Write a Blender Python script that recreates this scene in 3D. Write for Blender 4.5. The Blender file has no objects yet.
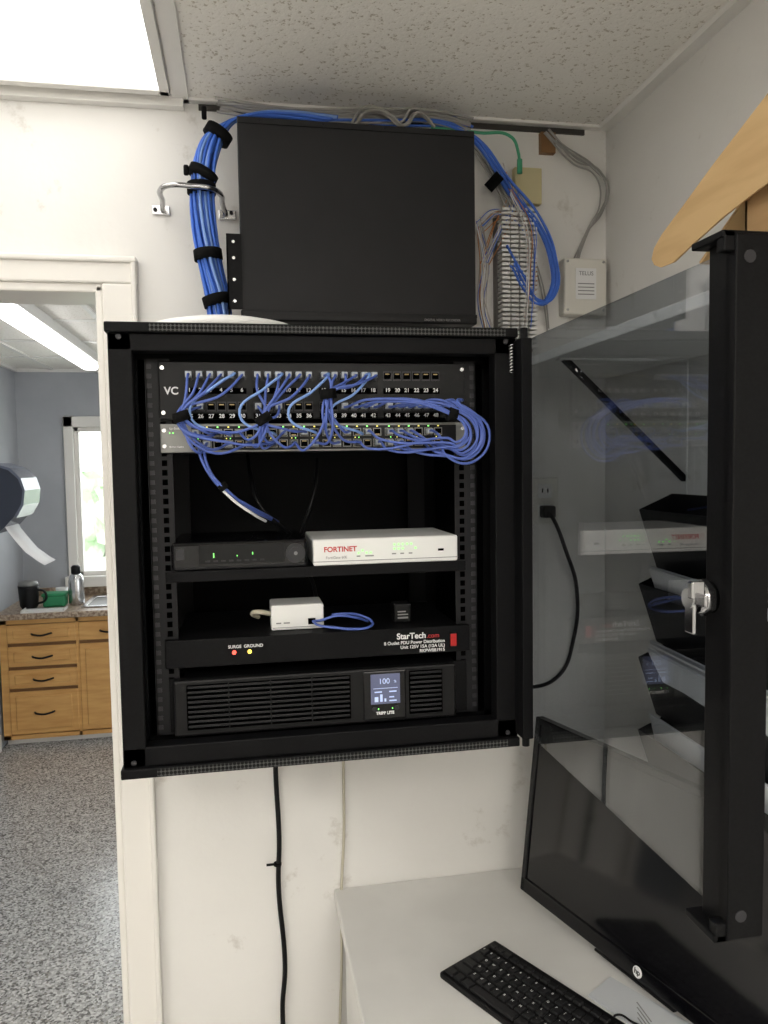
import bpy, bmesh, math, random
from mathutils import Vector, Matrix
random.seed(7)
COL=bpy.context.scene.collection

# ---------------------------------------------------------------- materials
def nn(nt,t,**k):
    n=nt.nodes.new(t)
    for a,b in k.items(): setattr(n,a,b)
    return n
def mat(name,col,rough=.5,metal=0,emit=None,es=0,spec=None,trans=0,coat=0):
    m=bpy.data.materials.new(name); m.use_nodes=True
    b=m.node_tree.nodes['Principled BSDF']
    b.inputs['Base Color'].default_value=(*col,1)
    b.inputs['Roughness'].default_value=rough
    b.inputs['Metallic'].default_value=metal
    if spec is not None: b.inputs['Specular IOR Level'].default_value=spec
    if emit: b.inputs['Emission Color'].default_value=(*emit,1); b.inputs['Emission Strength'].default_value=es
    if trans: b.inputs['Transmission Weight'].default_value=trans
    if coat: b.inputs['Coat Weight'].default_value=coat
    return m
def noisy(name,c1,c2,scale,rough=.6,lo=.4,hi=.6,bump=0,detail=4,bscale=None,metal=0,spec=None,stretch=(1,1,1)):
    m=mat(name,c1,rough,metal,spec=spec); nt=m.node_tree; b=nt.nodes['Principled BSDF']
    tc=nn(nt,'ShaderNodeTexCoord'); mp=nn(nt,'ShaderNodeMapping'); mp.inputs['Scale'].default_value=stretch
    nt.links.new(tc.outputs['Object'],mp.inputs[0])
    n=nn(nt,'ShaderNodeTexNoise'); n.inputs['Scale'].default_value=scale; n.inputs['Detail'].default_value=detail
    nt.links.new(mp.outputs[0],n.inputs['Vector'])
    r=nn(nt,'ShaderNodeValToRGB'); r.color_ramp.elements[0].position=lo; r.color_ramp.elements[1].position=hi
    r.color_ramp.elements[0].color=(*c1,1); r.color_ramp.elements[1].color=(*c2,1)
    nt.links.new(n.outputs[0],r.inputs[0]); nt.links.new(r.outputs[0],b.inputs['Base Color'])
    if bump:
        n2=n
        if bscale:
            n2=nn(nt,'ShaderNodeTexNoise'); n2.inputs['Scale'].default_value=bscale; nt.links.new(mp.outputs[0],n2.inputs['Vector'])
        bp=nn(nt,'ShaderNodeBump'); bp.inputs['Strength'].default_value=bump; bp.inputs['Distance'].default_value=.003
        nt.links.new(n2.outputs[0],bp.inputs['Height']); nt.links.new(bp.outputs[0],b.inputs['Normal'])
    return m
M={}
def wallpaint():
    m=noisy('painted_wall',(.72,.705,.675),(.78,.765,.735),2.2,.75,.35,.65,.15,6,60)
    nt=m.node_tree; b=nt.nodes['Principled BSDF']; src=b.inputs['Base Color'].links[0].from_socket
    tc=nn(nt,'ShaderNodeTexCoord'); n=nn(nt,'ShaderNodeTexNoise'); n.inputs['Scale'].default_value=9; n.inputs['Detail'].default_value=8; n.inputs['Roughness'].default_value=.7
    nt.links.new(tc.outputs['Object'],n.inputs['Vector'])
    r=nn(nt,'ShaderNodeValToRGB'); r.color_ramp.elements[0].position=.61; r.color_ramp.elements[1].position=.74
    r.color_ramp.elements[0].color=(0,0,0,1); r.color_ramp.elements[1].color=(.6,.6,.6,1)
    mx=nn(nt,'ShaderNodeMixRGB'); mx.inputs[2].default_value=(.42,.38,.32,1)
    nt.links.new(n.outputs[0],r.inputs[0]); nt.links.new(r.outputs[0],mx.inputs[0]); nt.links.new(src,mx.inputs[1]); nt.links.new(mx.outputs[0],b.inputs['Base Color'])
    return m
M['wall']=wallpaint()
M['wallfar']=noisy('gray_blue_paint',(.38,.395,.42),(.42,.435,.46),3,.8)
M['trim']=mat('trim_white',(.78,.755,.71),.4)
M['white']=mat('white_plastic',(.76,.76,.74),.4)
M['offwhite']=mat('offwhite_plastic',(.70,.68,.62),.5)
M['blockbase']=mat('block_base',(.16,.15,.14),.6)
M['desk']=noisy('desk_laminate',(.72,.71,.68),(.78,.77,.74),4,.42)
M['black']=noisy('black_powdercoat',(.0035,.0035,.004),(.005,.005,.0055),300,.5,spec=.10)
M['black2']=mat('black_plastic',(.005,.005,.0055),.42,spec=.2)
M['dvr']=noisy('dvr_steel',(.011,.011,.012),(.014,.014,.015),6,.5,spec=.2)
M['rail']=mat('rail_steel',(.008,.008,.009),.45,.0,spec=.2)
M['louver']=mat('louver_black',(.013,.013,.014),.45,spec=.2)
M['hole']=mat('hole_black',(.001,.001,.001),.9,spec=0)
M['hole2']=mat('rail_slot_sheen',(.022,.022,.025),.4,spec=.3)
M['key']=mat('key_black',(.012,.012,.013),.45,spec=.3)
M['gloss']=mat('gloss_black',(.003,.003,.004),.12,spec=.35)
M['screen']=mat('monitor_screen',(.005,.005,.006),.10)
M['blue']=mat('blue_cable',(.045,.15,.62),.45)
M['blue2']=mat('blue_patch_cord',(.075,.125,.42),.45)
M['bluel']=mat('light_blue_cable',(.20,.34,.70),.45)
M['gray']=mat('gray_cable',(.32,.31,.29),.5)
M['wcab']=mat('white_cable',(.50,.46,.36),.5)
M['green']=mat('green_cable',(.05,.32,.17),.5)
M['orange']=mat('orange_wire',(.55,.22,.05),.5)
M['velcro']=mat('velcro_black',(.006,.006,.006),.95,spec=.1)
M['silver']=mat('silver',(.62,.62,.62),.25,.9)
M['chrome']=mat('chrome',(.42,.42,.43),.14,1.0)
M['steel']=mat('switch_gray_steel',(.20,.20,.19),.4,.4)
M['gold']=mat('rj45_clear',(.38,.41,.45),.3)
M['goldp']=mat('port_gold',(.45,.33,.12),.4)
M['led']=mat('led_green',(.1,.8,.1),.4,emit=(.3,1,.2),es=1.6)
M['leda']=mat('led_amber',(.8,.7,.1),.4,emit=(.9,.8,.15),es=1.0)
M['ledr']=mat('led_red',(.8,.1,.1),.4,emit=(1,.08,.04),es=2.0)
M['ledy']=mat('led_yellow',(.8,.7,.1),.4,emit=(1,.7,.1),es=1.5)
M['red']=mat('red_print',(.50,.03,.03),.5)
M['redsw']=mat('red_switch',(.30,.008,.008),.3,emit=(1,.03,.02),es=.08)
M['print']=mat('white_print',(.75,.75,.75),.6)
M['grayprint']=mat('gray_print',(.22,.22,.22),.6)
M['lcd']=mat('lcd_blue',(.06,.07,.12),.3,emit=(.13,.14,.25),es=.40)
M['lcdt']=mat('lcd_text',(.5,.6,.8),.3,emit=(.38,.45,.75),es=.45)
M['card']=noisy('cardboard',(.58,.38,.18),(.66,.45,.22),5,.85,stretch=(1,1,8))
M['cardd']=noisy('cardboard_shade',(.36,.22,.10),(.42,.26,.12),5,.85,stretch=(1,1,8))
M['wood']=noisy('oak_wood',(.54,.28,.085),(.66,.38,.13),6,.45,.3,.7,stretch=(1,1,7))
M['wood2']=mat('oak_dark_gap',(.20,.10,.035),.6)
M['plywood']=mat('plywood_yellow',(.54,.48,.28),.7)
M['granite']=noisy('counter_laminate',(.22,.15,.10),(.45,.36,.27),60,.35,.42,.58)
M['paper']=mat('paper',(.78,.78,.78),.8)
M['paperg']=mat('paper_gray',(.55,.57,.59),.8)
M['tbar']=mat('tbar_white',(.80,.785,.75),.45)
M['dark']=mat('dark_gap',(.05,.045,.04),.9)
M['greenb']=mat('green_plastic',(.02,.22,.09),.5)
M['smoke']=mat('smoke_cover',(.03,.037,.055),.12)
M['smoke2']=mat('smoke_rim',(.12,.135,.18),.2)
M['lens']=mat('light_lens',(.9,.9,.9),.5,emit=(1,.975,.93),es=2.8)
M['lensfill']=mat('fill_light_lens',(.9,.9,.9),.5,emit=(1,.965,.905),es=16)  # lens of the added fill panels out of view
M['lensfar']=mat('light_lens_far',(.9,.9,.9),.5,emit=(1,.99,.97),es=9)
M['copper']=mat('wire_mix',(.45,.40,.38),.5)

def tile():
    m=mat('ceiling_tile',(.8,.78,.73),.95,spec=.1); nt=m.node_tree; b=nt.nodes['Principled BSDF']
    tc=nn(nt,'ShaderNodeTexCoord')
    n=nn(nt,'ShaderNodeTexNoise'); n.inputs['Scale'].default_value=120; n.inputs['Detail'].default_value=3; n.inputs['Roughness'].default_value=.6
    nt.links.new(tc.outputs['Object'],n.inputs['Vector'])
    r=nn(nt,'ShaderNodeValToRGB'); r.color_ramp.elements[0].position=.34; r.color_ramp.elements[1].position=.41
    r.color_ramp.elements[0].color=(.56,.51,.43,1); r.color_ramp.elements[1].color=(.89,.865,.81,1)
    nt.links.new(n.outputs[0],r.inputs[0]); nt.links.new(r.outputs[0],b.inputs['Base Color'])
    bp=nn(nt,'ShaderNodeBump'); bp.inputs['Strength'].default_value=.5; bp.inputs['Distance'].default_value=.003
    nt.links.new(n.outputs[0],bp.inputs['Height']); nt.links.new(bp.outputs[0],b.inputs['Normal'])
    return m
M['tile']=tile()
def flake():
    m=mat('epoxy_flake_floor',(.4,.4,.4),.22); nt=m.node_tree; b=nt.nodes['Principled BSDF']
    tc=nn(nt,'ShaderNodeTexCoord')
    v=nn(nt,'ShaderNodeTexVoronoi'); v.inputs['Scale'].default_value=150
    nt.links.new(tc.outputs['Object'],v.inputs['Vector'])
    s=nn(nt,'ShaderNodeSeparateColor'); nt.links.new(v.outputs['Color'],s.inputs[0])
    r=nn(nt,'ShaderNodeValToRGB'); r.color_ramp.interpolation='CONSTANT'
    e=r.color_ramp.elements; e[0].position=0; e[0].color=(.15,.145,.14,1); e[1].position=.2; e[1].color=(.35,.345,.335,1)
    for p,c in ((.5,(.47,.465,.455)),(.75,(.62,.615,.60)),(.94,(.28,.265,.24))):
        q=e.new(p); q.color=(*c,1)
    nt.links.new(s.outputs[0],r.inputs[0]); nt.links.new(r.outputs[0],b.inputs['Base Color'])
    return m
M['flake']=flake()
def perf():
    m=mat('perforated_black',(.02,.02,.022),.5,.0,spec=.15); nt=m.node_tree; b=nt.nodes['Principled BSDF']
    tc=nn(nt,'ShaderNodeTexCoord'); v=nn(nt,'ShaderNodeTexVoronoi'); v.inputs['Scale'].default_value=170; v.inputs['Randomness'].default_value=0
    nt.links.new(tc.outputs['Object'],v.inputs['Vector'])
    r=nn(nt,'ShaderNodeValToRGB'); r.color_ramp.elements[0].position=.40; r.color_ramp.elements[1].position=.50
    r.color_ramp.elements[0].color=(.0015,.0015,.0015,1); r.color_ramp.elements[1].color=(.075,.075,.075,1)
    nt.links.new(v.outputs['Distance'],r.inputs[0]); nt.links.new(r.outputs[0],b.inputs['Base Color'])
    return m
M['perf']=perf()
def glass(name,tint,f0=.04,rough=0.0):
    m=bpy.data.materials.new(name); m.use_nodes=True; nt=m.node_tree; nt.nodes.clear()
    o=nn(nt,'ShaderNodeOutputMaterial'); mx=nn(nt,'ShaderNodeMixShader'); t=nn(nt,'ShaderNodeBsdfTransparent'); g=nn(nt,'ShaderNodeBsdfGlossy')
    ge=nn(nt,'ShaderNodeNewGeometry'); d=nn(nt,'ShaderNodeVectorMath',operation='DOT_PRODUCT'); ab=nn(nt,'ShaderNodeMath',operation='ABSOLUTE')
    s=nn(nt,'ShaderNodeMath',operation='SUBTRACT'); s.inputs[0].default_value=1; p=nn(nt,'ShaderNodeMath',operation='POWER'); p.inputs[1].default_value=5
    ma=nn(nt,'ShaderNodeMath',operation='MULTIPLY_ADD'); ma.inputs[1].default_value=1-f0; ma.inputs[2].default_value=f0
    L=nt.links.new
    L(ge.outputs['Normal'],d.inputs[0]); L(ge.outputs['Incoming'],d.inputs[1]); L(d.outputs['Value'],ab.inputs[0]); L(ab.outputs[0],s.inputs[1]); L(s.outputs[0],p.inputs[0]); L(p.outputs[0],ma.inputs[0])
    t.inputs[0].default_value=(*tint,1); g.inputs['Roughness'].default_value=rough
    L(ma.outputs[0],mx.inputs[0]); L(t.outputs[0],mx.inputs[1]); L(g.outputs[0],mx.inputs[2]); L(mx.outputs[0],o.inputs[0])
    return m
M['glass']=glass('smoked_glass',(.72,.745,.775),.11)
M['winglass']=glass('window_glass',(.97,.98,.98))

# ---------------------------------------------------------------- helpers
def link(o,parent=None):
    COL.objects.link(o)
    if parent is not None: o.parent=parent
    return o
def empty(name,loc=(0,0,0),rot=(0,0,0)):
    e=bpy.data.objects.new(name,None); e.location=loc; e.rotation_euler=rot; e.empty_display_size=.05
    COL.objects.link(e); return e
def boxes(name,lst,m,parent=None,bev=0,seg=2):
    bm=bmesh.new()
    for (x0,x1,y0,y1,z0,z1) in lst:
        mt=Matrix.Translation(((x0+x1)/2,(y0+y1)/2,(z0+z1)/2))@Matrix.Diagonal((abs(x1-x0),abs(y1-y0),abs(z1-z0),1))
        bmesh.ops.create_cube(bm,size=1,matrix=mt)
    if bev: bmesh.ops.bevel(bm,geom=bm.edges[:],offset=bev,segments=seg,affect='EDGES',profile=.5)
    me=bpy.data.meshes.new(name); bm.to_mesh(me); bm.free(); me.materials.append(M[m])
    return link(bpy.data.objects.new(name,me),parent)
def box(name,x0,x1,y0,y1,z0,z1,m,parent=None,bev=0): return boxes(name,[(x0,x1,y0,y1,z0,z1)],m,parent,bev)
def cyls(name,lst,m,parent=None,seg=20,smooth=True):
    bm=bmesh.new()
    for p0,p1,r0,r1 in lst:
        p0=Vector(p0);p1=Vector(p1);d=p1-p0
        q=d.to_track_quat('Z','Y').to_matrix().to_4x4()
        bmesh.ops.create_cone(bm,cap_ends=True,segments=seg,radius1=r0,radius2=r1,depth=d.length,matrix=Matrix.Translation((p0+p1)/2)@q)
    me=bpy.data.meshes.new(name); bm.to_mesh(me); bm.free(); me.materials.append(M[m])
    if smooth:
        for p in me.polygons: p.use_smooth=len(p.vertices)==4
    return link(bpy.data.objects.new(name,me),parent)
def tube(name,paths,r,m,parent=None,res=10,cyc=False):
    c=bpy.data.curves.new(name,'CURVE'); c.dimensions='3D'; c.bevel_depth=r; c.bevel_resolution=2; c.resolution_u=res; c.use_fill_caps=True
    for pts in paths:
        s=c.splines.new('BEZIER'); s.bezier_points.add(len(pts)-1); s.use_cyclic_u=cyc
        for bp,p in zip(s.bezier_points,pts):
            bp.co=p; bp.handle_left_type=bp.handle_right_type='AUTO'
    c.materials.append(M[m])
    return link(bpy.data.objects.new(name,c),parent)
def mesh(name,verts,faces,m,parent=None,smooth=False,solid=0):
    me=bpy.data.meshes.new(name); me.from_pydata(verts,[],faces); me.update(); me.materials.append(M[m])
    o=link(bpy.data.objects.new(name,me),parent)
    if smooth:
        for p in me.polygons: p.use_smooth=True
    if solid:
        s=o.modifiers.new('solid','SOLIDIFY'); s.thickness=solid; s.offset=0
    return o
def lathe(name,prof,loc,m,parent=None,seg=32,sc=(1,1,1)):
    vs=[];fs=[]
    for r,z in prof:
        for k in range(seg):
            a=2*math.pi*k/seg; vs.append((loc[0]+r*math.cos(a)*sc[0],loc[1]+r*math.sin(a)*sc[1],loc[2]+z*sc[2]))
    n=len(prof)
    for i in range(n-1):
        for k in range(seg):
            fs.append((i*seg+k,i*seg+(k+1)%seg,(i+1)*seg+(k+1)%seg,(i+1)*seg+k))
    fs.append(tuple(range(seg))[::-1]); fs.append(tuple((n-1)*seg+k for k in range(seg)))
    return mesh(name,vs,fs,m,parent,True)
def text(s,loc,size,m,parent=None,rot=(math.pi/2,0,0),align='CENTER',name='label_text',ext=0.0002,bold=0):
    c=bpy.data.curves.new(name,'FONT'); c.body=s; c.size=size; c.align_x=align; c.align_y='CENTER'; c.extrude=ext; c.offset=bold
    c.materials.append(M[m]); o=bpy.data.objects.new(name,c); o.location=loc; o.rotation_euler=rot
    return link(o,parent)

# ---------------------------------------------------------------- room shell
ZC=2.42; WY=1.72; RX=.856
boxes('floor',[(-2.7,2.2,-2.3,5.5,-.05,0)],'flake')
boxes('wall_back',[(-2.7,-1.10,WY,1.84,0,ZC),(-1.10,-.29,WY,1.84,2.02,ZC),(-.29,1.0,WY,1.84,0,ZC)],'wall')
box('wall_right',RX,1.0,-2.3,WY,0,ZC,'wall')
box('wall_left',-2.7,-2.58,-2.3,WY,0,ZC,'wall')
box('wall_front',-2.7,1.0,-2.42,-2.3,0,ZC,'wall')
box('ceiling',-2.7,1.0,-2.3,WY+.12,ZC,ZC+.06,'tile')
tb=[]
for x in (-.105,-.105-.62,-.105-1.24,-.105-1.86): tb.append((x-.016,x+.016,-2.3,WY,ZC-.006,ZC))
for y in (.48,-.76,-2.0): tb.append((-2.58,RX,y-.012,y+.012,ZC-.0055,ZC))
boxes('trim_1',tb,'tbar')
boxes('trim_2',[(-2.58,-.1,WY-.022,WY,ZC-.022,ZC),(-.1,RX,WY-.018,WY,ZC-.006,ZC),(RX-.026,RX,-2.3,WY-.02,ZC-.012,ZC)],'tbar')
boxes('ceiling_gap_shade',[(-.07,.80,WY-.006,WY,ZC-.019,ZC-.008)],'dark')  # not a trim: dark strip painted in for the shaded gap under the ceiling angle
def troffer(x0,x1,y0,y1,z,l='lens'):
    e=empty('ceiling_light')
    boxes('frame',[(x0,x1,y0,y0+.02,z-.012,z),(x0,x1,y1-.02,y1,z-.012,z),(x0,x0+.02,y0,y1,z-.012,z),(x1-.02,x1,y0,y1,z-.012,z)],'tbar',e,.002)
    box('lens',x0+.015,x1-.015,y0+.015,y1-.015,z-.006,z-.001,l,e)
troffer(-.705,-.125,.50,1.68,ZC)
troffer(-1.94,-1.37,-.74,.46,ZC,'lensfill')  # added fill panel, out of view on the left, to brighten the room
troffer(-.705,-.125,-1.98,-.78,ZC,'lensfill')  # another added panel, behind the camera, lighting the cabinet front
troffer(.15,.75,-1.98,-.78,ZC,'lensfill')  # unseen panel added behind the camera to brighten the right side
def casing(name,lst): boxes(name,lst,'trim',None,.004)
casing('trim_4',[(-.277,-.215,WY-.018,WY,0,2.033),(-1.17,-.205,WY-.018,WY,2.033,2.085),(-.218,-.207,WY-.024,WY,0,2.085),(-1.165,-.205,WY-.026,WY,2.075,2.088),(-1.17,-1.10,WY-.018,WY,0,2.033)])
casing('trim_5',[(-.292,-.277,WY-.01,1.85,0,2.03),(-1.11,-.277,WY-.01,1.85,2.015,2.035),(-1.113,-1.10,WY-.01,1.85,0,2.03)])
box('baseboard_back',-.205,RX,WY-.012,WY,0,.10,'trim',None,.003)
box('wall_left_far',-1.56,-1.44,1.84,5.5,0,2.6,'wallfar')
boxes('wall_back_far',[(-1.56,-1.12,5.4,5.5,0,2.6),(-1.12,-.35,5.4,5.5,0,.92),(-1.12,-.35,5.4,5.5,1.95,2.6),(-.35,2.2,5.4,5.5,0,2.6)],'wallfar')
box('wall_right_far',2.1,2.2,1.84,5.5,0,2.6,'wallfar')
box('ceiling_far',-1.56,2.2,1.84,5.5,2.30,2.36,'tile')
box('baseboard_left_far',-1.44,-1.428,1.84,4.75,0,.10,'trim',None,.003)
tb=[(x-.012,x+.012,1.84,5.4,2.292,2.2995) for x in (-1.2,-.6,0,.6)]+[(-1.44,2.1,y-.012,y+.012,2.293,2.2995) for y in (2.4,3.0,3.6,4.2,4.8)]+[(-1.44,2.1,5.375,5.4,2.28,2.3),(-1.44,-1.415,1.84,5.4,2.28,2.3)]
boxes('trim_6',tb,'tbar')
e=empty('window_1')
boxes('frame',[(-1.15,-1.09,5.37,5.42,.88,1.99),(-.40,-.32,5.37,5.42,.88,1.99),(-1.15,-.32,5.37,5.42,1.92,1.99),(-1.17,-.30,5.34,5.42,.86,.93),(-1.09,-1.06,5.40,5.45,.93,1.92),(-.43,-.40,5.40,5.45,.93,1.92),(-1.09,-.40,5.40,5.45,.93,.96),(-1.09,-.40,5.40,5.45,1.89,1.92)],'trim',e,.004)
box('pane',-1.06,-.42,5.43,5.436,.95,1.90,'winglass',e)
M['leaf']=noisy('foliage',(.34,.48,.28),(.75,.82,.68),3,.9)
bm=bmesh.new()
for k in range(26):
    mt=Matrix.Translation((-6.5+k*.32,15+random.random()*2,.1+random.random()*1.0))@Matrix.Diagonal((.5+random.random()*.3,.5,.5+random.random()*.5,1))
    bmesh.ops.create_icosphere(bm,subdivisions=3,radius=1,matrix=mt)
for v in bm.verts: v.co+=Vector((random.uniform(-.12,.12),random.uniform(-.1,.1),random.uniform(-.12,.12)))
me=bpy.data.meshes.new('hedge'); bm.to_mesh(me); bm.free(); me.materials.append(M['leaf']); link(bpy.data.objects.new('hedge',me))
M['grass']=noisy('grass',(.55,.6,.5),(.7,.72,.66),2,.9)
box('ground',-15,10,5.6,22,-.1,-.02,'grass')
e=empty('ceiling_light')
box('housing',-.90,-.79,2.35,4.75,2.25,2.30,'white',e,.004)
box('lens',-.885,-.805,2.37,4.73,2.215,2.252,'lensfar',e,.012)
e=empty('ceiling_light')
box('housing',.6,.72,2.35,4.75,2.25,2.30,'white',e,.004)
box('lens',.615,.705,2.37,4.73,2.215,2.252,'lensfar',e,.012)

# ---------------------------------------------------------------- kitchen
e=empty('kitchen_base_cabinet')
box('carcass',-1.425,.2,4.80,5.395,.06,.77,'wood2',e)
box('toe_kick',-1.425,.2,4.86,5.38,0,.06,'trim',e)
fr=[];pan=[];pull=[]
def front(x0,x1,z0,z1,panel=True):
    fr.append((x0,x1,4.78,4.80,z0,z1))
    if panel: pan.append((x0+.035,x1-.035,4.774,4.785,z0+.028,z1-.028))
def pullh(cx,z): pull.append([(cx-.055,4.776,z),(cx-.04,4.75,z),(cx,4.745,z-.006),(cx+.04,4.75,z),(cx+.055,4.776,z)])
boxes('face_frame',[(-1.425,-1.385,4.785,4.80,.05,.77),(-1.0,-.985,4.785,4.80,.05,.77),(-1.425,.2,4.785,4.80,.74,.77),(-1.425,.2,4.785,4.80,.05,.075)],'wood',e)
for z0,z1 in ((.625,.735),(.485,.605),(.355,.465),(.08,.335)): front(-1.385,-1.0,z0,z1,True)
for zz in (.68,.545,.41,.21): pullh(-1.19,zz)
for k in range(3):
    x0=-.985+k*.38; front(x0,x0+.36,.625,.735,False); front(x0,x0+.36,.08,.605); pullh(x0+.18,.68)
boxes('drawer_fronts',fr,'wood',e,.006); boxes('raised_panels',pan,'wood',e,.005); tube('pulls',pull,.006,'black2',e)
boxes('countertop',[(-1.44,.2,4.75,5.40,.77,.805)],'granite',e,.006); box('backsplash',-1.44,.2,5.375,5.40,.805,.86,'granite',e,.004)
e=empty('kitchen_sink')
boxes('basin_rim',[(-.98,-.55,4.86,4.89,.805,.815),(-.98,-.55,5.22,5.25,.805,.815),(-.98,-.95,4.86,5.25,.805,.815),(-.58,-.55,4.86,5.25,.805,.815)],'silver',e,.004)
box('basin_bottom',-.95,-.58,4.89,5.22,.805,.808,'steel',e)
tube('faucet',[[(-.77,5.27,.80),(-.77,5.27,.93),(-.77,5.20,.99),(-.77,5.12,.95)]],.010,'silver',e)
cyls('faucet_base',[((-.77,5.27,.805),(-.77,5.27,.83),.022,.018)],'silver',e)
e=empty('coffee_mug'); lathe('cup',[(.040,0),(.052,.02),(.058,.12),(.060,.14),(.052,.14),(.050,.03)],(-1.29,4.93,.805),'black2',e); 
tube('handle',[[(-1.24,4.92,.92),(-1.195,4.915,.905),(-1.195,4.915,.855),(-1.242,4.92,.835)]],.007,'black2',e)
lathe('lid',[(.053,.138),(.058,.147),(.052,.165),(.02,.172)],(-1.29,4.93,.805),'steel',e)
e=empty('steel_water_bottle'); lathe('body',[(.040,0),(.046,.01),(.046,.15),(.038,.18),(.024,.195)],(-1.03,5.0,.805),'silver',e); lathe('cap',[(.026,.193),(.028,.20),(.028,.235),(.018,.245)],(-1.03,5.0,.805),'black2',e)
e=empty('green_storage_tin'); box('body',-1.215,-1.085,4.93,5.03,.805,.875,'greenb',e,.012); box('lid',-1.22,-1.08,4.925,5.035,.870,.89,'greenb',e,.006)
e=empty('cutting_tray'); boxes('tray',[(-1.30,-1.06,4.77,4.88,.805,.812),(-1.30,-1.06,4.77,4.775,.812,.82),(-1.30,-1.295,4.77,4.88,.812,.82),(-1.065,-1.06,4.77,4.88,.812,.82)],'white',e)
e=empty('white_cup'); lathe('cup',[(.026,0),(.032,.01),(.038,.08),(.034,.08),(.028,.012)],(-1.16,5.20,.805),'white',e)
e=empty('paper_towel_dispenser',(-1.44,4.35,.03))
def prism(name,prof,y0,y1,m,parent):
    n=len(prof); vs=[(x,y0,z) for x,z in prof]+[(x,y1,z) for x,z in prof]
    fs=[tuple(range(n)),tuple(range(2*n-1,n-1,-1))]+[(i,(i+1)%n,n+(i+1)%n,n+i) for i in range(n)]
    return mesh(name,vs,fs,m,parent)
cov=[(.0,1.64),(.10,1.645),(.20,1.64),(.27,1.615),(.315,1.57),(.335,1.51),(.325,1.44),(.29,1.38),(.24,1.325),(.20,1.29),(.13,1.285),(.08,1.31)]
prism('cover',cov,-.15,.15,'smoke',e)
prism('side_cheek',[(0,1.66),(.07,1.66),(.12,1.60),(.16,1.50),(.15,1.40),(.10,1.33),(.08,1.24),(0,1.22)],-.158,.158,'paperg',e)
prism('cover_rim',[(.20,1.652),(.28,1.625),(.328,1.573),(.346,1.51),(.336,1.435),(.30,1.37),(.29,1.38),(.325,1.44),(.335,1.51),(.315,1.57),(.27,1.615),(.20,1.64)],-.155,.155,'smoke2',e)
vs=[];fs=[]
for k,(x,z) in enumerate([(.22,1.36),(.25,1.30),(.285,1.25),(.33,1.19),(.39,1.14),(.42,1.12)]): vs+=[(x,-.13,z),(x,.10,z)]
for k in range(5): fs.append((2*k,2*k+1,2*k+3,2*k+2))
mesh('towel_sheet',vs,fs,'paper',e,True,.003)

# ---------------------------------------------------------------- rack cabinet
X0,X1,Z0,Z1,FY,BY=-.188,.436,1.183,1.860,1.185,1.712
cab=empty('network_rack_cabinet')
boxes('shell',[(X0,X0+.006,FY+.01,BY,Z0,Z1),(X1-.006,X1,FY+.01,BY,Z0,Z1),(X0,X1,BY-.006,BY,Z0,Z1),(X0,X1,FY+.01,BY,Z1-.008,Z1),(X0,X1,FY+.01,BY,Z0,Z0+.012)],'black',cab)
boxes('front_frame',[(X0,X0+.034,FY,FY+.03,Z0+.014,Z1-.014),(X1-.036,X1,FY,FY+.03,Z0+.014,Z1-.014),(X0,X1,FY,FY+.03,Z1-.040,Z1-.014),(X0,X1,FY,FY+.03,Z0+.014,Z0+.044)],'black',cab,.002)
boxes('lip_edges',[(X0-.003,X1+.001,FY-.008,FY+.022,Z1-.014,Z1+.001),(X0-.003,X1+.001,FY-.008,FY+.022,Z0-.001,Z0+.014)],'black',cab,.002)
boxes('vent_strips',[(X0+.06,X1-.02,FY-.0088,FY-.0075,Z1-.0125,Z1-.0010),(X0+.05,X1-.02,FY-.0088,FY-.0075,Z0+.001,Z0+.0125)],'perf',cab)
RY=1.232
RL,RR=-.1215,.3615
boxes('mount_rails',[(RL-.020,RL+.016,RY,RY+.002,1.228,1.815),(RR-.016,RR+.020,RY,RY+.002,1.228,1.815),(RL-.021,RL-.018,RY,RY+.05,1.228,1.815),(RR+.018,RR+.021,RY,RY+.05,1.228,1.815),
 (RL-.020,RL+.016,1.60,1.602,1.228,1.815),(RR-.016,RR+.020,1.60,1.602,1.228,1.815)],'rail',cab)
hs=[];hb=[]
for k in range(39):
    z=1.236+k*.01482
    for xx in (RL+.004,RR-.004): hs.append((xx-.004,xx+.004,RY-.0006,RY,z,z+.009))
    for xx in (RL-.015,RR+.015): hb.append((xx-.0035,xx+.0035,RY-.0006,RY,z+.001,z+.008))
boxes('square_holes',hs,'hole',cab); boxes('side_slots',hb,'hole2',cab)
boxes('cross_braces',[(X0+.01,X1-.01,1.27,1.29,1.818,1.845),(X0+.01,X1-.01,1.27,1.29,1.197,1.215),(X0+.006,X0+.03,1.27,1.29,1.197,1.845),(X1-.03,X1-.006,1.27,1.29,1.197,1.845)],'black',cab)
scr=[]
for z in (1.84,1.205):
    for x in (X0+.016,X1-.018): scr.append(((x,FY-.003,z),(x,FY,z),.004,.004))
cyls('corner_screws',scr,'hole2',cab,12)
DX=.455
boxes('door_hinge_stile',[(.432,.450,1.150,1.188,Z0+.02,Z1-.018)],'black',cab,.002)
cyls('hinges',[((.445,1.172,1.80),(.445,1.172,1.86),.006,.006),((.445,1.172,1.185),(.445,1.172,1.235),.006,.006)],'rail',cab)
tube('hinge_spring',[[(.425+.0035*math.cos(a),1.176+.0035*math.sin(a),1.79+.045*a/(2*math.pi*9)) for a in [k*math.pi/3 for k in range(55)]]],.0008,'silver',cab,4)
box('door_glass',DX,DX+.005,.690,1.176,1.199,1.844,'glass',cab)
boxes('door_handle_stile',[(.451,.490,.648,.664,Z0-.002,Z1-.004),(.451,.458,.655,.690,Z0-.002,Z1-.004),(.484,.490,.655,.690,Z0-.002,Z1-.004)],'black',cab,.0015)
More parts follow.
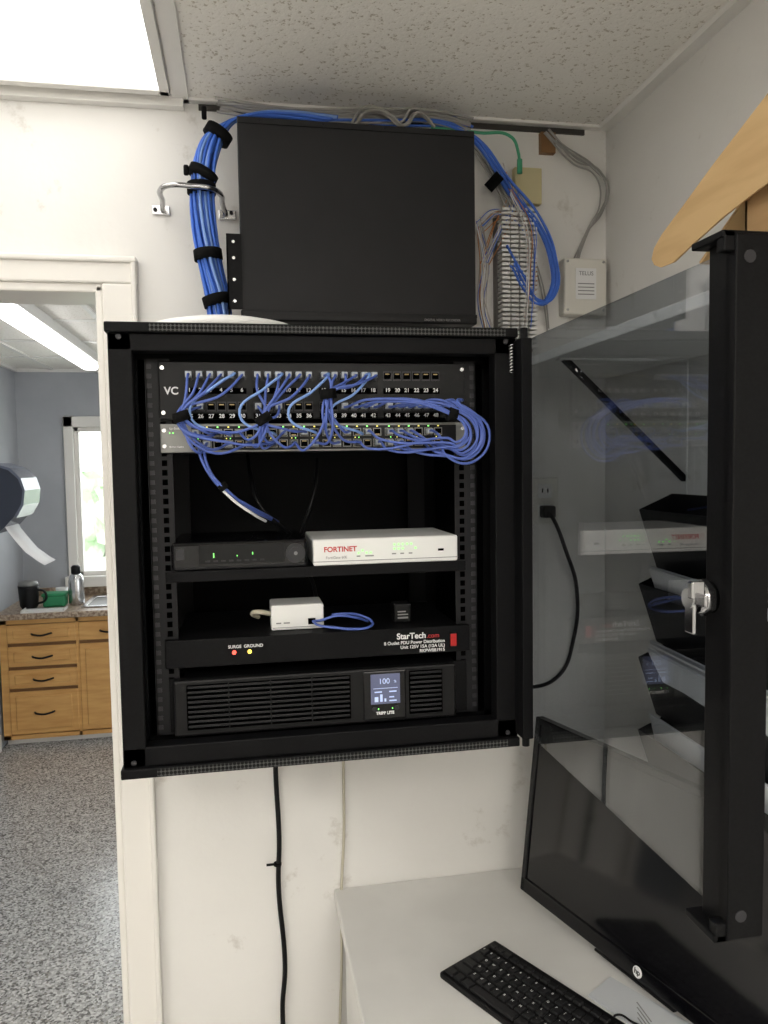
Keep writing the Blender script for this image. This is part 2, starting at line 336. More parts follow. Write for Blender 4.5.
boxes('door_end_caps',[(.438,.490,.650,.700,Z1-.008,Z1-.001),(.438,.490,.650,.700,Z0-.004,Z0+.004),(.440,.452,.650,.662,Z1-.02,Z1-.001),(.440,.452,.650,.662,Z0-.004,Z0+.015)],'black',cab,.0015)
cyls('cap_screws',[((.465,.647,1.835),(.465,.650,1.835),.006,.006),((.465,.647,1.205),(.465,.650,1.205),.006,.006)],'hole2',cab,12)
cyls('door_lock',[((.452,.682,1.513),(.434,.682,1.513),.016,.015),((.436,.682,1.513),(.426,.682,1.513),.010,.010),((.500,.670,1.513),(.488,.670,1.513),.013,.013)],'chrome',cab,24)
cyls('lock_nut',[((.447,.682,1.513),(.441,.682,1.513),.0185,.0185)],'chrome',cab,6,False)
boxes('lock_cam',[(.428,.432,.674,.690,1.478,1.522),(.420,.434,.664,.672,1.515,1.532),(.428,.432,.655,.690,1.508,1.520)],'chrome',cab,.0015)

# ---------------------------------------------------------------- patch panel
ZB=1.7410
e=empty('patch_panel')
box('face',RL,RR,1.222,1.232,1.722,1.810,'black2',e,.0015)
box('body',-.10,.34,1.232,1.27,1.726,1.806,'black2',e)
px=[]
for g in range(4):
    for k in range(6):
        px.append(-.076+g*.103+k*.0158)
hs=[];fr=[];tg=[]
for x in px:
    for z in (1.789,ZB):
        hs.append((x-.0055,x+.0055,1.2212,1.222,z-.0045,z+.0055)); fr.append((x-.0068,x+.0068,1.2216,1.2222,z-.007,z+.008)); tg.append((x-.0035,x+.0035,1.2210,1.2214,z+.0025,z+.004))
boxes('port_bezels',fr,'hole2',e); boxes('port_openings',hs,'hole',e); boxes('port_contacts',tg,'goldp',e)
boxes('label_strips',[(px[g*6]-.007,px[g*6+5]+.007,1.2214,1.222,z-.0045,z+.0045) for g in range(4) for z in (1.7655,1.7265)],'hole',e)
for i,x in enumerate(px):
    text(str(i+1),(x,1.2208,1.7665),.0085,'print',e,name='port_number',bold=.00015)
    text(str(i+25),(x,1.2208,1.7265),.0085,'print',e,name='port_number',bold=.00015)
text('VC',(-.103,1.2215,1.765),.016,'print',e,name='logo',bold=.0004)
# ---------------------------------------------------------------- switch
e=empty('network_switch')
box('face',RL,RR,1.220,1.232,1.671,1.715,'steel',e,.0015)
box('body',-.105,.345,1.232,1.42,1.672,1.714,'black2',e)
box('port_block',-.075,.345,1.2188,1.2203,1.674,1.711,'black2',e)
sp=[-.068+k*.01625+(k//6)*.003 for k in range(24)]
boxes('port_frames',[(x-.0066,x+.0066,1.2178,1.219,z-.0062,z+.0062) for x in sp for z in (1.6835,1.7005)],'steel',e)
boxes('ports',[(x-.0052,x+.0052,1.2172,1.2180,z-.0048,z+.0048) for x in sp for z in (1.6835,1.7005)],'hole',e)
boxes('port_contacts',[(x-.0035,x+.0035,1.2168,1.2173,1.6862,1.6878) for x in sp]+[(x-.0035,x+.0035,1.2168,1.2173,1.696,1.6975) for x in sp],'goldp',e)
boxes('status_leds',[(x-.0012,x+.0012,1.2170,1.219,1.7086,1.7106) for x in sp[::2]]+[(x+.002,x+.0035,1.2170,1.219,1.6912,1.6928) for x in sp[::3]],'led',e)
boxes('amber_leds',[(x-.0012,x+.0012,1.2170,1.219,1.7086,1.7106) for x in sp[1::2]]+[(x-.004,x-.0025,1.2170,1.219,1.6912,1.6928) for x in sp[1::2]],'leda',e)
boxes('indicator_leds',[(-.108,-.1065,1.2185,1.220,1.700,1.702),(-.103,-.1015,1.2185,1.220,1.700,1.702)],'led',e)
text('tp-link',(-.100,1.2195,1.708),.006,'print',e,name='logo'); text('48-Port Gigabit',(-.098,1.2195,1.680),.0035,'print',e,name='model_text')
cyls('rack_screws',[((x,1.218,z),(x,1.2225,z),.0032,.0032) for x in (RL+.006,RR-.006) for z in (1.681,1.705,1.732,1.80)],'silver',e,12)
# ---------------------------------------------------------------- patch cords
e=empty('patch_cord_bundle')
cords=[];plugs=[]
def j(a): return random.uniform(-a,a)
def cord(p,q,mids):
    path=[(p[0],1.213,p[2]),(p[0],1.192+j(.004),p[2]-.003)]+[(m[0]+j(m[3]),m[1]+j(m[3]*.7),m[2]+j(m[3])) for m in mids]
    if q: path+=[(q[0],1.190+j(.003),q[2]),(q[0],1.210,q[2])]; plugs.append((q[0]-.0048,q[0]+.0048,1.203,1.2172,q[2]-.004,q[2]+.004))
    cords.append(path); plugs.append((p[0]-.0048,p[0]+.0048,1.203,1.2212,p[2]-.0045,p[2]+.0045))
def grp(idx,z,G,sw):
    for a,s in zip(idx,sw):
        p=(px[a],0,z); zz=1.7005 if (s%2==0) else 1.6835
        q=(sp[s],0,zz)
        cord(p,q,[((p[0]*.6+G[0]*.4),1.168,z*.55+G[2]*.45,.007),(G[0],G[1],G[2],.006),((G[0]*.5+q[0]*.5),1.158,min(G[2]-.02,zz)-.002,.012)])
grp([0,1,2,3,4,5],1.789,(-.085,1.160,1.724),[1,2,3,4,5,7])
grp([0,1],ZB,(-.085,1.160,1.720),[0,2])
grp([6,7,8,9,10,11],1.789,(.033,1.158,1.719),[2,4,5,7,9,10])
grp([6,8],ZB,(.033,1.158,1.716),[6,8])
grp([12,13,14,15,16,17],1.789,(.130,1.158,1.755),[9,11,12,13,14,15])
for n,a in enumerate([14,15,16,17,18,19,20,21,22,23]):
    p=(px[a],0,ZB); s=[15,16,17,18,18,19,19,20,21,22][n]; q=(sp[s],0,1.7005 if n%2 else 1.6835)
    r=-.026+.0038*n+j(.002)
    cord(p,q,[(p[0]+.030,1.168,1.745,.004),(.325+r*.6,1.152,1.738+r*.5,.003),(.366+r,1.148,1.700,.003),(.345+r*.6,1.150,1.660-r*.7,.004),(.312,1.156,1.664-r*.7,.006),(q[0]+.010,1.170,q[2]-.012,.005)])
tube('cords',cords,.0020,'blue2',e,8)
boxes('plugs',plugs,'gold',e,.0008)
lc=[]
for n in range(4):
    a=px[4+n*4]
    lc.append([(a,1.21,1.789),(a+.005,1.185,1.787),(a-.02,1.168,1.77-n*.004),(a-.06,1.162,1.725),(sp[3+n*4],1.175,1.697),(sp[3+n*4],1.212,1.7)])
tube('light_cords',lc,.0020,'bluel',e,8)
st=[]
for (x,z,dx,dz) in ((-.085,1.722,.35,-1),(.033,1.718,.6,-1),(.130,1.755,0.1,-1),(.322,1.725,1,-.2)):
    d=Vector((dx,0,dz)).normalized()*.007
    c=Vector((x,1.158,z)); st.append((c-d,c+d,.0125,.0125))
cyls('velcro_straps',st,'velcro',e,18)
e=empty('network_drop_cable')
tube('blue_run',[[(-.060,1.205,1.684),(-.062,1.18,1.672),(-.052,1.17,1.645),(-.030,1.18,1.615),(.005,1.20,1.59),(.035,1.26,1.57),(.06,1.36,1.55)],[(-.052,1.205,1.684),(-.055,1.182,1.672),(-.046,1.172,1.640),(-.020,1.18,1.610),(.012,1.21,1.582),(.045,1.28,1.56)]],.0022,'blue2',e)
tube('white_run',[[(-.034,1.178,1.618),(-.012,1.182,1.596),(.015,1.20,1.575),(.035,1.25,1.56)]],.0022,'paper',e)
cyls('strap',[((-.032,1.179,1.623),(-.026,1.180,1.615),.007,.007)],'velcro',e,12)
e=empty('power_cord')
tube('black_run',[[(.01,1.40,1.67),(.015,1.34,1.63),(.03,1.30,1.58),(.08,1.33,1.53),(.10,1.45,1.50)],[(.14,1.45,1.66),(.13,1.42,1.60),(.11,1.42,1.54),(.10,1.45,1.50)],[(.08,1.5,1.48),(.10,1.45,1.46),(.12,1.42,1.44),(.13,1.42,1.40)]],.0035,'black2',e)
# ---------------------------------------------------------------- shelf
e=empty('rack_shelf')
boxes('tray',[(RL,RR,1.224,1.228,1.470,1.487),(-.105,.345,1.226,1.60,1.484,1.487)],'black',e,.0008)
e=empty('cable_modem')
box('case',-.112,.100,1.224,1.40,1.4875,1.532,'gloss',e,.006)
box('front_window',-.070,.062,1.2225,1.2245,1.497,1.527,'black2',e,.0006)
cyls('usb_dial',[((.080,1.219,1.510),(.080,1.226,1.510),.0155,.0155),((.080,1.217,1.510),(.080,1.220,1.510),.010,.010)],'hole2',e)
cyls('power_button',[((.080,1.2165,1.510),(.080,1.2175,1.510),.0030,.0030)],'grayprint',e)
boxes('antenna_slots',[(-.104,-.092,1.2228,1.2242,1.505,1.522)]+[(-.060+k*.012,-.053+k*.012,1.2218,1.2226,1.500,1.5025) for k in range(8)],'hole2',e)
boxes('leds',[(-.048,-.0465,1.2215,1.2226,1.507,1.514),(.012,.0135,1.2215,1.2226,1.510,1.514),(-.012,-.0105,1.2215,1.2226,1.508,1.510)],'led',e)
e=empty('firewall_appliance')
box('case',.108,.347,1.222,1.38,1.4875,1.530,'white',e,.003)
box('front_seam',.108,.347,1.2212,1.2222,1.4935,1.4945,'grayprint',e)
text('FORTINET',(.125,1.2215,1.513),.0115,'red',e,align='LEFT',name='logo',bold=.0003)
text('FortiGate 60E',(.128,1.2215,1.500),.006,'grayprint',e,align='LEFT',name='model_text')
boxes('leds',[(x,x+.0025,1.221,1.2222,z,z+.0025) for x,z in ((.180,1.505),(.1865,1.509),(.193,1.505),(.200,1.505),(.239,1.517),(.246,1.517),(.253,1.517),(.260,1.517),(.239,1.510),(.246,1.510),(.253,1.510),(.267,1.517),(.274,1.510))],'led',e)
boxes('led_labels',[(.178,.184,1.2214,1.222,1.500,1.502),(.192,.206,1.2214,1.222,1.500,1.502),(.236,.243,1.2214,1.222,1.502,1.504),(.250,.256,1.2214,1.222,1.502,1.504),(.264,.27,1.2214,1.222,1.502,1.504),(.313,.323,1.2212,1.222,1.505,1.509)],'grayprint',e)
box('usb_port',.3135,.3225,1.2208,1.2216,1.5055,1.5085,'hole',e)
# ---------------------------------------------------------------- PDU
e=empty('power_distribution_unit')
box('face',RL-.004,RR+.004,1.218,1.230,1.336,1.380,'black',e,.0015)
box('chassis',-.108,.348,1.230,1.45,1.338,1.3795,'black',e,.001)
text('StarTech',(.290,1.2172,1.3665),.0135,'print',e,align='RIGHT',name='logo',bold=.0003); text('.com',(.291,1.2172,1.3655),.011,'red',e,align='LEFT',name='logo_suffix')
text('8 Outlet PDU Power Distribution',(.322,1.2172,1.356),.0074,'print',e,align='RIGHT',name='model_text',bold=.0001)
text('Unit 125V 15A (12A UL)',(.322,1.2172,1.3485),.0074,'print',e,align='RIGHT',name='model_text',bold=.0001)
text('RKPW081915',(.322,1.2172,1.341),.0074,'print',e,align='RIGHT',name='model_text',bold=.0001)
text('SURGE  GROUND',(-.002,1.2172,1.3655),.0068,'print',e,name='led_text',bold=.0001)
cyls('indicator_lamps',[((-.020,1.2145,1.357),(-.020,1.219,1.357),.0032,.003)],'ledr',e,12); cyls('indicator_lamp_green',[((.004,1.2145,1.357),(.004,1.219,1.357),.0032,.003)],'ledy',e,12)
box('rocker_bezel',.329,.343,1.2155,1.2185,1.345,1.369,'gloss',e,.001); box('rocker_switch',.331,.341,1.2125,1.217,1.347,1.367,'redsw',e,.001)
e=empty('network_media_converter')
box('case',.040,.126,1.252,1.32,1.3800,1.4215,'white',e,.003)
boxes('seam',[(.042,.124,1.2515,1.2522,1.384,1.385)],'grayprint',e); boxes('front_ports',[(.100,.112,1.2508,1.2522,1.388,1.398)],'hole',e); boxes('labels',[(.048,.056,1.2512,1.2522,1.391,1.393),(.060,.07,1.2512,1.2522,1.391,1.393)],'grayprint',e)
tube('cable',[[(.108,1.25,1.393),(.115,1.225,1.391),(.14,1.215,1.388),(.17,1.215,1.384),(.197,1.225,1.384),(.205,1.245,1.388),(.19,1.26,1.396),(.16,1.255,1.402),(.14,1.26,1.40)],[(.11,1.25,1.393),(.12,1.235,1.397),(.145,1.235,1.403),(.175,1.24,1.398),(.20,1.26,1.386)]],.0022,'blue2',e)
tube('white_lead',[[(.04,1.27,1.405),(.02,1.265,1.41),(.01,1.28,1.405),(.02,1.30,1.395)]],.004,'wcab',e)
e=empty('power_adapter'); box('block',.246,.276,1.262,1.295,1.380,1.412,'black2',e,.003); boxes('label',[(.252,.270,1.2614,1.262,1.387,1.390),(.252,.270,1.2614,1.262,1.393,1.395),(.252,.266,1.2614,1.262,1.398,1.400)],'grayprint',e)
# ---------------------------------------------------------------- UPS
e=empty('uninterruptible_power_supply')
box('ears',RL,RR,1.226,1.230,1.233,1.318,'black',e,.001)
box('bezel',-.113,.337,1.206,1.226,1.231,1.319,'black2',e,.003); box('chassis',-.100,.343,1.230,1.60,1.234,1.316,'black',e)
lv=[(-.092,.160,1.2035,1.2062,1.245+k*.0077,1.2485+k*.0077) for k in range(9)]+[(.260,.312,1.2035,1.2062,1.245+k*.0077,1.2485+k*.0077) for k in range(9)]
boxes('louvers',lv,'louver',e,.0006)
boxes('louver_recess',[(-.094,.162,1.2052,1.2063,1.241,1.312),(.258,.314,1.2052,1.2063,1.241,1.312)],'hole',e)
boxes('louver_ribs',[(x-.001,x+.001,1.203,1.206,1.241,1.312) for x in (-.03,.035,.10)],'black2',e)
box('control_pod',.182,.252,1.202,1.206,1.236,1.316,'gloss',e,.002)
box('lcd_screen',.194,.242,1.2010,1.2024,1.262,1.311,'lcd',e,.0004)
text('100',(.216,1.2005,1.299),.0125,'lcdt',e,name='lcd_digits'); text('%',(.234,1.2005,1.298),.006,'lcdt',e,name='lcd_unit')
boxes('lcd_bars',[(.198,.238,1.2004,1.2010,1.2875,1.2882),(.200,.212,1.2004,1.2010,1.281,1.283),(.224,.236,1.2004,1.2010,1.281,1.283),(.200,.206,1.2004,1.2010,1.266,1.274),(.209,.213,1.2004,1.2010,1.266,1.278),(.216,.219,1.2004,1.2010,1.266,1.271),(.224,.236,1.2004,1.2010,1.266,1.268),(.224,.232,1.2004,1.2010,1.272,1.274)],'lcdt',e)
cyls('buttons',[((x,1.200,1.254),(x,1.203,1.254),.004,.004) for x in (.200,.236)],'hole2',e,14)
text('TRIPP LITE',(.217,1.2010,1.247),.0065,'print',e,name='logo',bold=.0002)
boxes('power_symbols',[(.2055,.207,1.2012,1.2022,1.253,1.255),(.2285,.230,1.2012,1.2022,1.253,1.255)],'led',e)

# ---------------------------------------------------------------- on top of cabinet
e=empty('wireless_access_point')
lathe('dome',[(.112,0),(.128,.004),(.130,.010),(.118,.019),(.088,.026),(.045,.029),(.005,.030)],(-.024,1.335,1.8605),'white',e,48)
e=empty('video_recorder')
box('chassis',.008,.470,1.505,1.590,1.940,2.303,'dvr',e,.002)
box('top_cover_lip',.006,.472,1.503,1.515,1.937,1.944,'black2',e,.001)
boxes('front_panel',[(.006,.472,1.503,1.594,1.925,1.940)],'black2',e,.003)
boxes('cover_seams',[(.010,.468,1.5042,1.506,2.290,2.291)],'hole',e)
cyls('cover_screws',[((.05+k*.12,1.503,2.297),(.05+k*.12,1.506,2.297),.003,.003) for k in range(4)],'rail',e,10)
text('DIGITAL VIDEO RECORDER',(.40,1.5025,1.932),.006,'grayprint',e,name='panel_text')
boxes('mount_ears',[(-.018,.010,1.50,1.503,1.945,2.085),(-.018,-.015,1.50,1.60,1.945,2.085)],'black',e)
cyls('ear_slots',[((-.005,1.4988,z),(-.005,1.5005,z),.003,.003) for z in (1.96,2.0,2.04,2.07)],'silver',e,10)
boxes('mount_bracket',[(.06,.10,1.59,1.72,1.96,2.0),(.38,.42,1.59,1.72,1.96,2.0),(.06,.10,1.70,1.72,1.96,2.2),(.38,.42,1.70,1.72,1.96,2.2)],'rail',e)
e=empty('wall_cable_bracket')
tube('handle',[[(-.150,1.712,2.190),(-.145,1.66,2.192),(-.142,1.60,2.194),(-.125,1.582,2.196),(-.08,1.580,2.196),(-.045,1.582,2.194),(-.030,1.60,2.192),(-.025,1.66,2.19),(-.02,1.712,2.187)]],.0055,'chrome',e)
boxes('base_plates',[(-.172,-.135,1.714,1.72,2.180,2.200),(-.035,.002,1.714,1.72,2.176,2.196)],'silver',e,.002)
cyls('screws',[((x,1.71,2.19),(x,1.715,2.19),.004,.004) for x in (-.165,-.008)],'rail',e,10)
def bundle(path,n,R,seedv):
    random.seed(seedv); out=[]
    for k in range(n):
        a0=2*math.pi*k*.618; rr=R*math.sqrt((k+.5)/n); pts=[]
        for i,p in enumerate(path):
            a=a0+i*.25; pts.append((p[0]+rr*math.cos(a)+j(.0012),p[1]+rr*math.sin(a)*.9,p[2]+(rr*math.sin(a+1)*.5 if p[3] else 0)))
        out.append(pts)
    return out
e=empty('blue_cable_bundle')
path=[(.20,1.66,2.372,1),(.10,1.66,2.376,1),(.03,1.655,2.366,1),(-.020,1.64,2.338,1),(-.050,1.625,2.285,0),(-.064,1.62,2.21,0),(-.064,1.62,2.14,0),(-.054,1.62,2.06,0),(-.040,1.62,1.985,0),(-.033,1.62,1.90,0),(-.03,1.62,1.84,0)]
tube('cables',bundle(path,20,.024,3),.0034,'blue',e,10)
tube('cables_light',bundle([(p[0]+.004,p[1]-.006,p[2],p[3]) for p in path],5,.018,5),.0034,'bluel',e,10)
st=[]
for c,d in (((-.030,1.632,2.318),(-.5,0,-.8)),((-.065,1.62,2.205),(0,0,-1)),((-.056,1.62,2.075),(.1,0,-1)),((-.041,1.62,1.985),(.25,0,-1))):
    c=Vector(c); d=Vector(d).normalized()*.010; st.append((c-d,c+d,.0285,.0285))
c=Vector((-.062,1.62,2.233)); st.append((c-Vector((0.004,0,.008)),c+Vector((.004,0,.008)),.030,.030))
cyls('velcro_straps',st,'velcro',e,24)
boxes('strap_tails',[(-.098,-.088,1.60,1.61,2.225,2.245),(-.060,-.050,1.60,1.61,2.335,2.360)],'velcro',e,.003)
e=empty('ceiling_cable_run')
TB=[(155,-.166),(200,-.067),(235,0),(300,.144),(495,.584),(525,.656),(558,.737),(600,.842),(620,.89)]
def WX(p):
    for (a,b),(c,d) in zip(TB,TB[1:]):
        if p<=c: return b+(p-a)/(c-a)*(d-b)
    return TB[-1][1]
def run(pts,y=1.67,n=1,s=.004):
    out=[]
    for k in range(n):
        a,b,c=j(s),j(s),j(s)
        out.append([(WX(u)*(y/1.72)+a+j(s*.4),y+b,min(2.405,1.65+((470-(u-200)*.0145)-v)*(.00209+(u-200)*5e-7)*(y/1.72)+c+j(s*.4))) for u,v in pts])
    return out
random.seed(11)
tube('blue_cables',run([(250,118),(300,118),(380,119),(440,121),(468,130)],1.66,8,.010),.003,'blue',e)
tube('gray_cables',run([(222,106),(250,111),(300,115),(350,117),(430,116),(470,125)],1.65,9,.010),.003,'gray',e)
tube('coiled_gray',run([(350,126),(365,110),(385,114),(400,124),(415,111),(432,124)],1.63,4,.007),.0028,'gray',e)
tube('blue_loop',run([(440,122),(470,138),(492,165),(512,195),(538,225),(552,262),(552,292),(540,304),(526,292),(512,266)],1.665,4,.006)+run([(440,120),(480,140),(510,178),(540,215),(556,255),(555,295),(543,302),(524,275),(508,245)],1.66,2,.004),.0030,'blue',e)
tube('gray_loop',run([(420,118),(465,140),(490,172),(508,205),(520,240),(524,290)],1.675,7,.009),.0026,'gray',e)
tube('green_cable',run([(430,128),(480,133),(512,137),(519,152),(520,168)],1.66,1,.001),.0035,'green',e)
tube('telephone_wires',run([(545,130),(560,145),(590,165),(606,185),(600,210),(583,235),(576,262)],1.70,3,.005)+run([(548,130),(575,160),(598,172),(603,200),(590,225),(574,262)],1.70,3,.008)+run([(525,240),(535,262),(545,300),(548,330)],1.70,2,.004),.0020,'gray',e)
for mm,sd in (('copper',1),('blue',2),('orange',3),('paper',4)):
    random.seed(sd)
    tube('loose_pairs',run([(478,222),(484,260),(480,300),(488,330)],1.67,5 if mm=='copper' else 2,.012)+run([(480,225),(498,212),(520,222),(532,260),(530,310)],1.67,3,.012)+run([(500,165),(512,200),(500,225),(484,262)],1.67,3,.012)+run([(512,190),(528,225),(530,270),(526,325)],1.655,2,.010),.0010,mm,e,6)
random.seed(12)
cyls('velcro_strap',[((.552,1.655,2.270),(.569,1.655,2.254),.019,.019)],'velcro',e,20)
cyls('green_plug',[((WX(520)*.965,1.66,2.285),(WX(520)*.965,1.66,2.315),.006,.006)],'green',e,10)
e=empty('punch_down_block')
box('base',.578,.664,1.69,1.72,1.90,2.212,'blockbase',e,.002)
cols=[]
for k in range(31):
    z=1.905+k*.010
    for x0,x1 in ((.580,.598),(.601,.618),(.622,.640),(.643,.662)): cols.append((x0,x1,1.660,1.69,z,z+.0058))
boxes('clip_rows',cols,'white',e); boxes('clip_spines',[(x-.0012,x+.0012,1.672,1.69,1.905,2.21) for x in (.5995,.620,.6415)],'copper',e)
e=empty('plywood_block'); box('block',.625,.690,1.70,1.72,2.235,2.315,'plywood',e,.002); box('wood_shim',.690,.725,1.705,1.72,2.352,2.398,'wood2',e)
e=empty('telephone_junction_box'); box('cover',.737,.842,1.685,1.72,1.985,2.113,'offwhite',e,.004); boxes('label',[(.765,.815,1.684,1.6855,2.02,2.09)],'paper',e)
text('TELUS',(.79,1.6838,2.078),.013,'grayprint',e,name='label_text'); boxes('label_lines',[(.770,.81,1.6835,1.6842,2.03+k*.008,2.032+k*.008) for k in range(4)],'grayprint',e)
cyls('screws',[((x,1.683,z),(x,1.686,z),.003,.003) for x in (.745,.833) for z in (1.995,2.105)],'silver',e,10)
# ---------------------------------------------------------------- cables below
e=empty('black_power_cable'); tube('cable',[[(.06,1.60,1.19),(.058,1.69,1.10),(.056,1.71,.96),(.060,1.712,.80),(.056,1.712,.70),(.066,1.71,.50),(.058,1.71,.40),(.07,1.70,.2),(.10,1.69,.01)]],.0055,'black2',e)
cyls('zip_tie',[((.055,1.712,.742),(.055,1.712,.748),.009,.009)],'velcro',e,12); box('zip_tail',.03,.056,1.71,1.714,.743,.747,'velcro',e)
e=empty('white_phone_cable'); tube('cable',[[(.213,1.62,1.19),(.212,1.70,1.10),(.210,1.712,.95),(.208,1.712,.80),(.200,1.712,.67),(.197,1.712,.50),(.190,1.712,.35),(.18,1.712,.1)]],.0032,'wcab',e)
e=empty('electrical_outlet'); box('plate',.665,.735,1.714,1.72,1.50,1.61,'offwhite',e,.003); boxes('sockets',[(.683,.717,1.711,1.715,1.515,1.548),(.683,.717,1.711,1.715,1.562,1.595)],'white',e,.003)
boxes('slots',[(x,x+.003,1.7105,1.7115,z,z+.01) for x in (.692,.705) for z in (1.53,1.575)],'hole',e)
tube('plugged_cord',[[(.70,1.705,1.53),(.70,1.67,1.52),(.73,1.66,1.44),(.765,1.68,1.35),(.765,1.70,1.22),(.73,1.70,1.14),(.66,1.70,1.115),(.60,1.70,1.13),(.54,1.70,1.20)]],.0045,'black2',e)
box('plug',.685,.715,1.68,1.711,1.517,1.545,'black2',e,.004)

# ---------------------------------------------------------------- desk
e=empty('desk'); DZ=.668
box('top',.183,RX-.002,.45,WY-.002,DZ-.028,DZ,'desk',e,.003)
boxes('legs',[(.20,.225,.50,1.66,0,DZ-.028),(.80,.83,.50,1.66,0,DZ-.028),(.225,.80,1.62,1.64,.25,DZ-.028)],'desk',e,.002)
e=empty('computer_monitor',(.581,1.571,.703),(-.12,0,-1.274))
W,H=.62,.385
boxes('bezel',[(0,W,0,.022,0,.030),(0,W,0,.022,H-.014,H),(0,.014,0,.022,0,H),(W-.014,W,0,.022,0,H)],'gloss',e,.002)
box('panel',.012,W-.012,.004,.020,.028,H-.012,'screen',e)
box('rear_shell',.03,W-.03,.02,.032,.03,H-.03,'black2',e,.006)
cyls('logo_badge',[((.345,-.001,.015),(.345,.001,.015),.0105,.0105)],'print',e,24)
text('hp',(.345,-.0015,.0155),.014,'gloss',e,name='logo_text',bold=.0003)
boxes('stand',[(.27,.35,.030,.046,-.024,.16),(.21,.41,.025,.075,-.0255,-.020)],'black2',e,.002)
e=empty('computer_keyboard',(.345,1.368,DZ),(0,0,math.atan2(-.88,.475)))
box('base',0,.44,-.002,.152,.001,.014,'black2',e,.004)
keys=[];leg=[]
rows=['1234567890-=','QWERTYUIOP[]','ASDFGHJKL;\'','ZXCVBNM,./']
for r in range(6):
    y=.128-r*.0228 if r else .130
    h=.013 if r==0 else .0185
    x=.008
    if r<5:
        offs=[0,0,.009,.0135,.022][r]
        if offs: keys.append((x,x+.016+offs,y-h/2,y+h/2,.013,.019))
        x0=x+(.018+offs if offs else 0)
        n=0
        while x0<.285:
            keys.append((x0,x0+.0162,y-h/2,y+h/2,.013,.019)); 
            if 1<=r<5:
                s=rows[r-1]; 
                if n<len(s): leg.append((s[n],x0+.005,y+.003))
            x0+=.0188; n+=1
    else:
        for a,b in ((.008,.028),(.031,.048),(.051,.072),(.075,.178),(.181,.2),(.203,.222),(.225,.243),(.246,.284)): keys.append((a,b,y-h/2,y+h/2,.013,.019))
    for k in range(3):
        if r!=3 or k==1: keys.append((.297+k*.0188,.297+k*.0188+.0162,y-h/2,y+h/2,.013,.019))
    for k in range(4): keys.append((.359+k*.0188,.359+k*.0188+.0162,y-h/2,y+h/2,.013,.019))
boxes('keycaps',keys,'key',e,.0018,1)
for s,a,b in leg: text(s,(a,b,.0193),.0065,'print',e,rot=(0,0,0),name='legend')
e=empty('notepad'); mesh('sheets',[(.597,1.262,DZ+.003),(.66,1.30,DZ+.003),(.76,1.12,DZ+.003),(.685,1.08,DZ+.003)],[(0,1,2,3)],'paperg',e,False,.004)
boxes('printed_lines',[(.655+k*.006,.657+k*.006,1.14+k*.012,1.19+k*.012,DZ+.005,DZ+.0056) for k in range(4)],'grayprint',e)
e=empty('mouse_cable'); tube('cable',[[(.665,1.15,DZ+.009),(.64,1.17,DZ+.012),(.62,1.20,DZ+.008),(.61,1.19,DZ+.005)]],.002,'black2',e)
# ---------------------------------------------------------------- right wall
e=empty('wall_shelf')
box('board',.58,RX-.001,.35,WY-.002,1.842,1.860,'white',e,.002)
br=[]
for y in (1.38,.7):
    mesh('bracket_strut',[(RX-.004,y-.008,1.605),(RX-.004,y+.008,1.605),(.600,y+.008,1.838),(.600,y-.008,1.838),(RX-.004,y-.008,1.618),(RX-.004,y+.008,1.618),(.614,y+.008,1.838),(.614,y-.008,1.838)],[(0,1,2,3),(4,7,6,5),(0,3,7,4),(1,5,6,2),(0,4,5,1),(3,2,6,7)],'black',e)
    br.append((RX-.004,RX-.001,y-.010,y+.010,1.58,1.842)); br.append((.59,RX-.001,y-.010,y+.010,1.838,1.842))
boxes('bracket_legs',br,'white',e)
e=empty('cardboard_box')
boxes('walls',[(.61,.614,.45,.86,1.86,1.972),(.84,.844,.45,.86,1.86,1.972),(.61,.844,.45,.454,1.86,1.972),(.61,.844,.856,.86,1.86,1.972),(.61,.844,.45,.86,1.86,1.864)],'cardd',e)
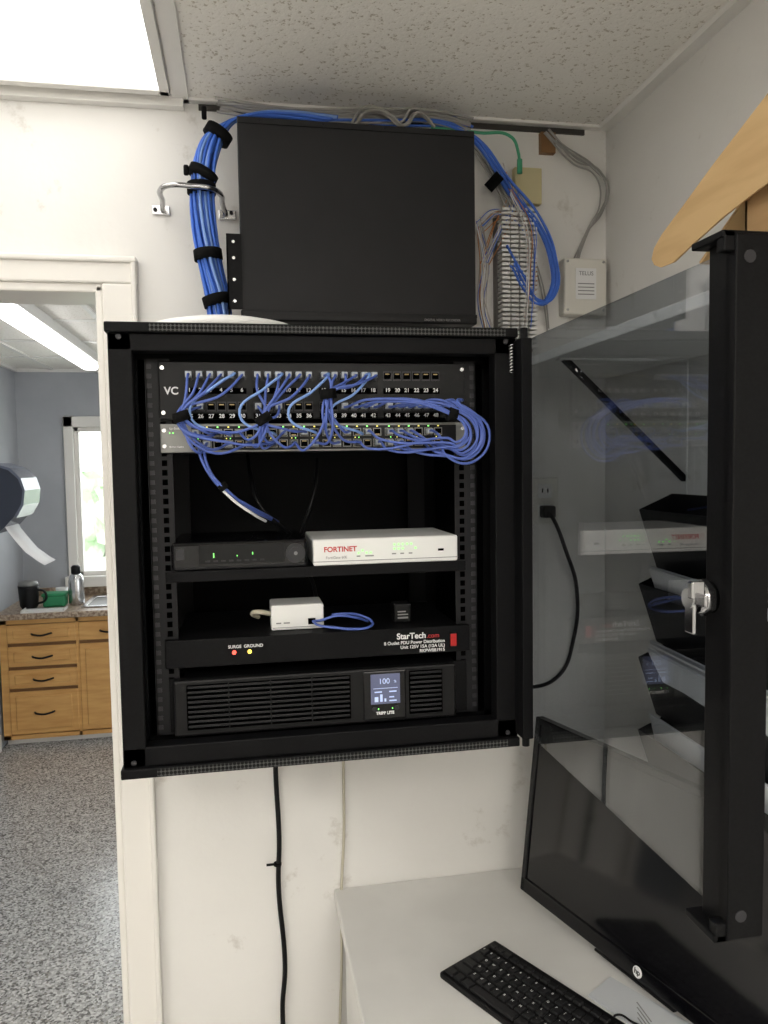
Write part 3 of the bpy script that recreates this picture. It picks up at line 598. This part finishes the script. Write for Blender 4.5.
# one flat sheet with a rounded outer corner, folded out over the box's left rim
top=[(.45,2.132),(.60,2.092),(.72,2.058),(.81,2.030),(.88,2.008),(.95,1.984),(1.01,1.964),(1.035,1.952),(1.047,1.940)]
bot=[(.45,1.972),(.60,1.970),(.72,1.966),(.81,1.958),(.88,1.948),(.95,1.934),(1.00,1.923),(1.03,1.924),(1.044,1.931)]
pts=[(.612-.055*((z-1.92)/.2)-.012*(y-.45)/.6,y,z) for y,z in top+bot[::-1]]
mesh('open_flap',pts,[tuple(range(len(pts)))],'card',e,False,.0045)
mesh('rear_flap',[(.614,.858,1.972),(.840,.858,1.972),(.835,.97,1.915),(.62,.97,1.915)],[(0,1,2,3)],'card',e,False,.004)
e=empty('wall_file_holder')
def pocket(y0,y1,z,n):
    vs=[(RX-.004,y0,z),(RX-.004,y1,z),(RX-.035,y0,z),(RX-.035,y1,z),(RX-.075,y0,z+.12),(RX-.075,y1,z+.12),(RX-.004,y0,z+.15),(RX-.004,y1,z+.15)]
    mesh('pocket',vs,[(0,1,3,2),(2,3,5,4),(0,2,4,6),(1,7,5,3),(0,6,7,1)],'black2',e,False,.003)
    for k in range(n):
        mesh('papers',[(RX-.025,y0+.02+k*.01,z+.01),(RX-.025,y1-.02-k*.03,z+.01),(RX-.055-k*.02,y1-.01-k*.03,z+.155),(RX-.055-k*.02,y0+.02,z+.148)],[(0,1,2,3)],'paper' if k%2 else 'paperg',e,False,.005)
for y0,y1 in ((1.14,1.42),(.84,1.12),(.54,.82)):
    for z,n in ((1.43,0),(1.28,2),(1.13,3),(.98,1)): pocket(y0,y1,z,n)

# ---------------------------------------------------------------- world, camera
w=bpy.data.worlds.new('World'); bpy.context.scene.world=w; w.use_nodes=True
nt=w.node_tree; bg=nt.nodes['Background']; bg.inputs[0].default_value=(.95,.98,1,1); bg.inputs[1].default_value=4.5
cd=bpy.data.cameras.new('camera'); cam=bpy.data.objects.new('camera',cd); COL.objects.link(cam)
cd.sensor_fit='VERTICAL'; cd.sensor_height=36; cd.lens=769/1024*36; cd.clip_start=.02
R=Vector((.98331,-.18127,-.0158)); U=Vector((.02698,.05937,.99787)); B=Vector((-.17994,-.98164,.06327))
m=Matrix(((R[0],U[0],B[0],0),(R[1],U[1],B[1],0),(R[2],U[2],B[2],1.65),(0,0,0,1))); cam.matrix_world=m
bpy.context.scene.camera=cam
vs=bpy.context.scene.view_settings; vs.view_transform='Standard'; vs.look='None'; vs.exposure=0
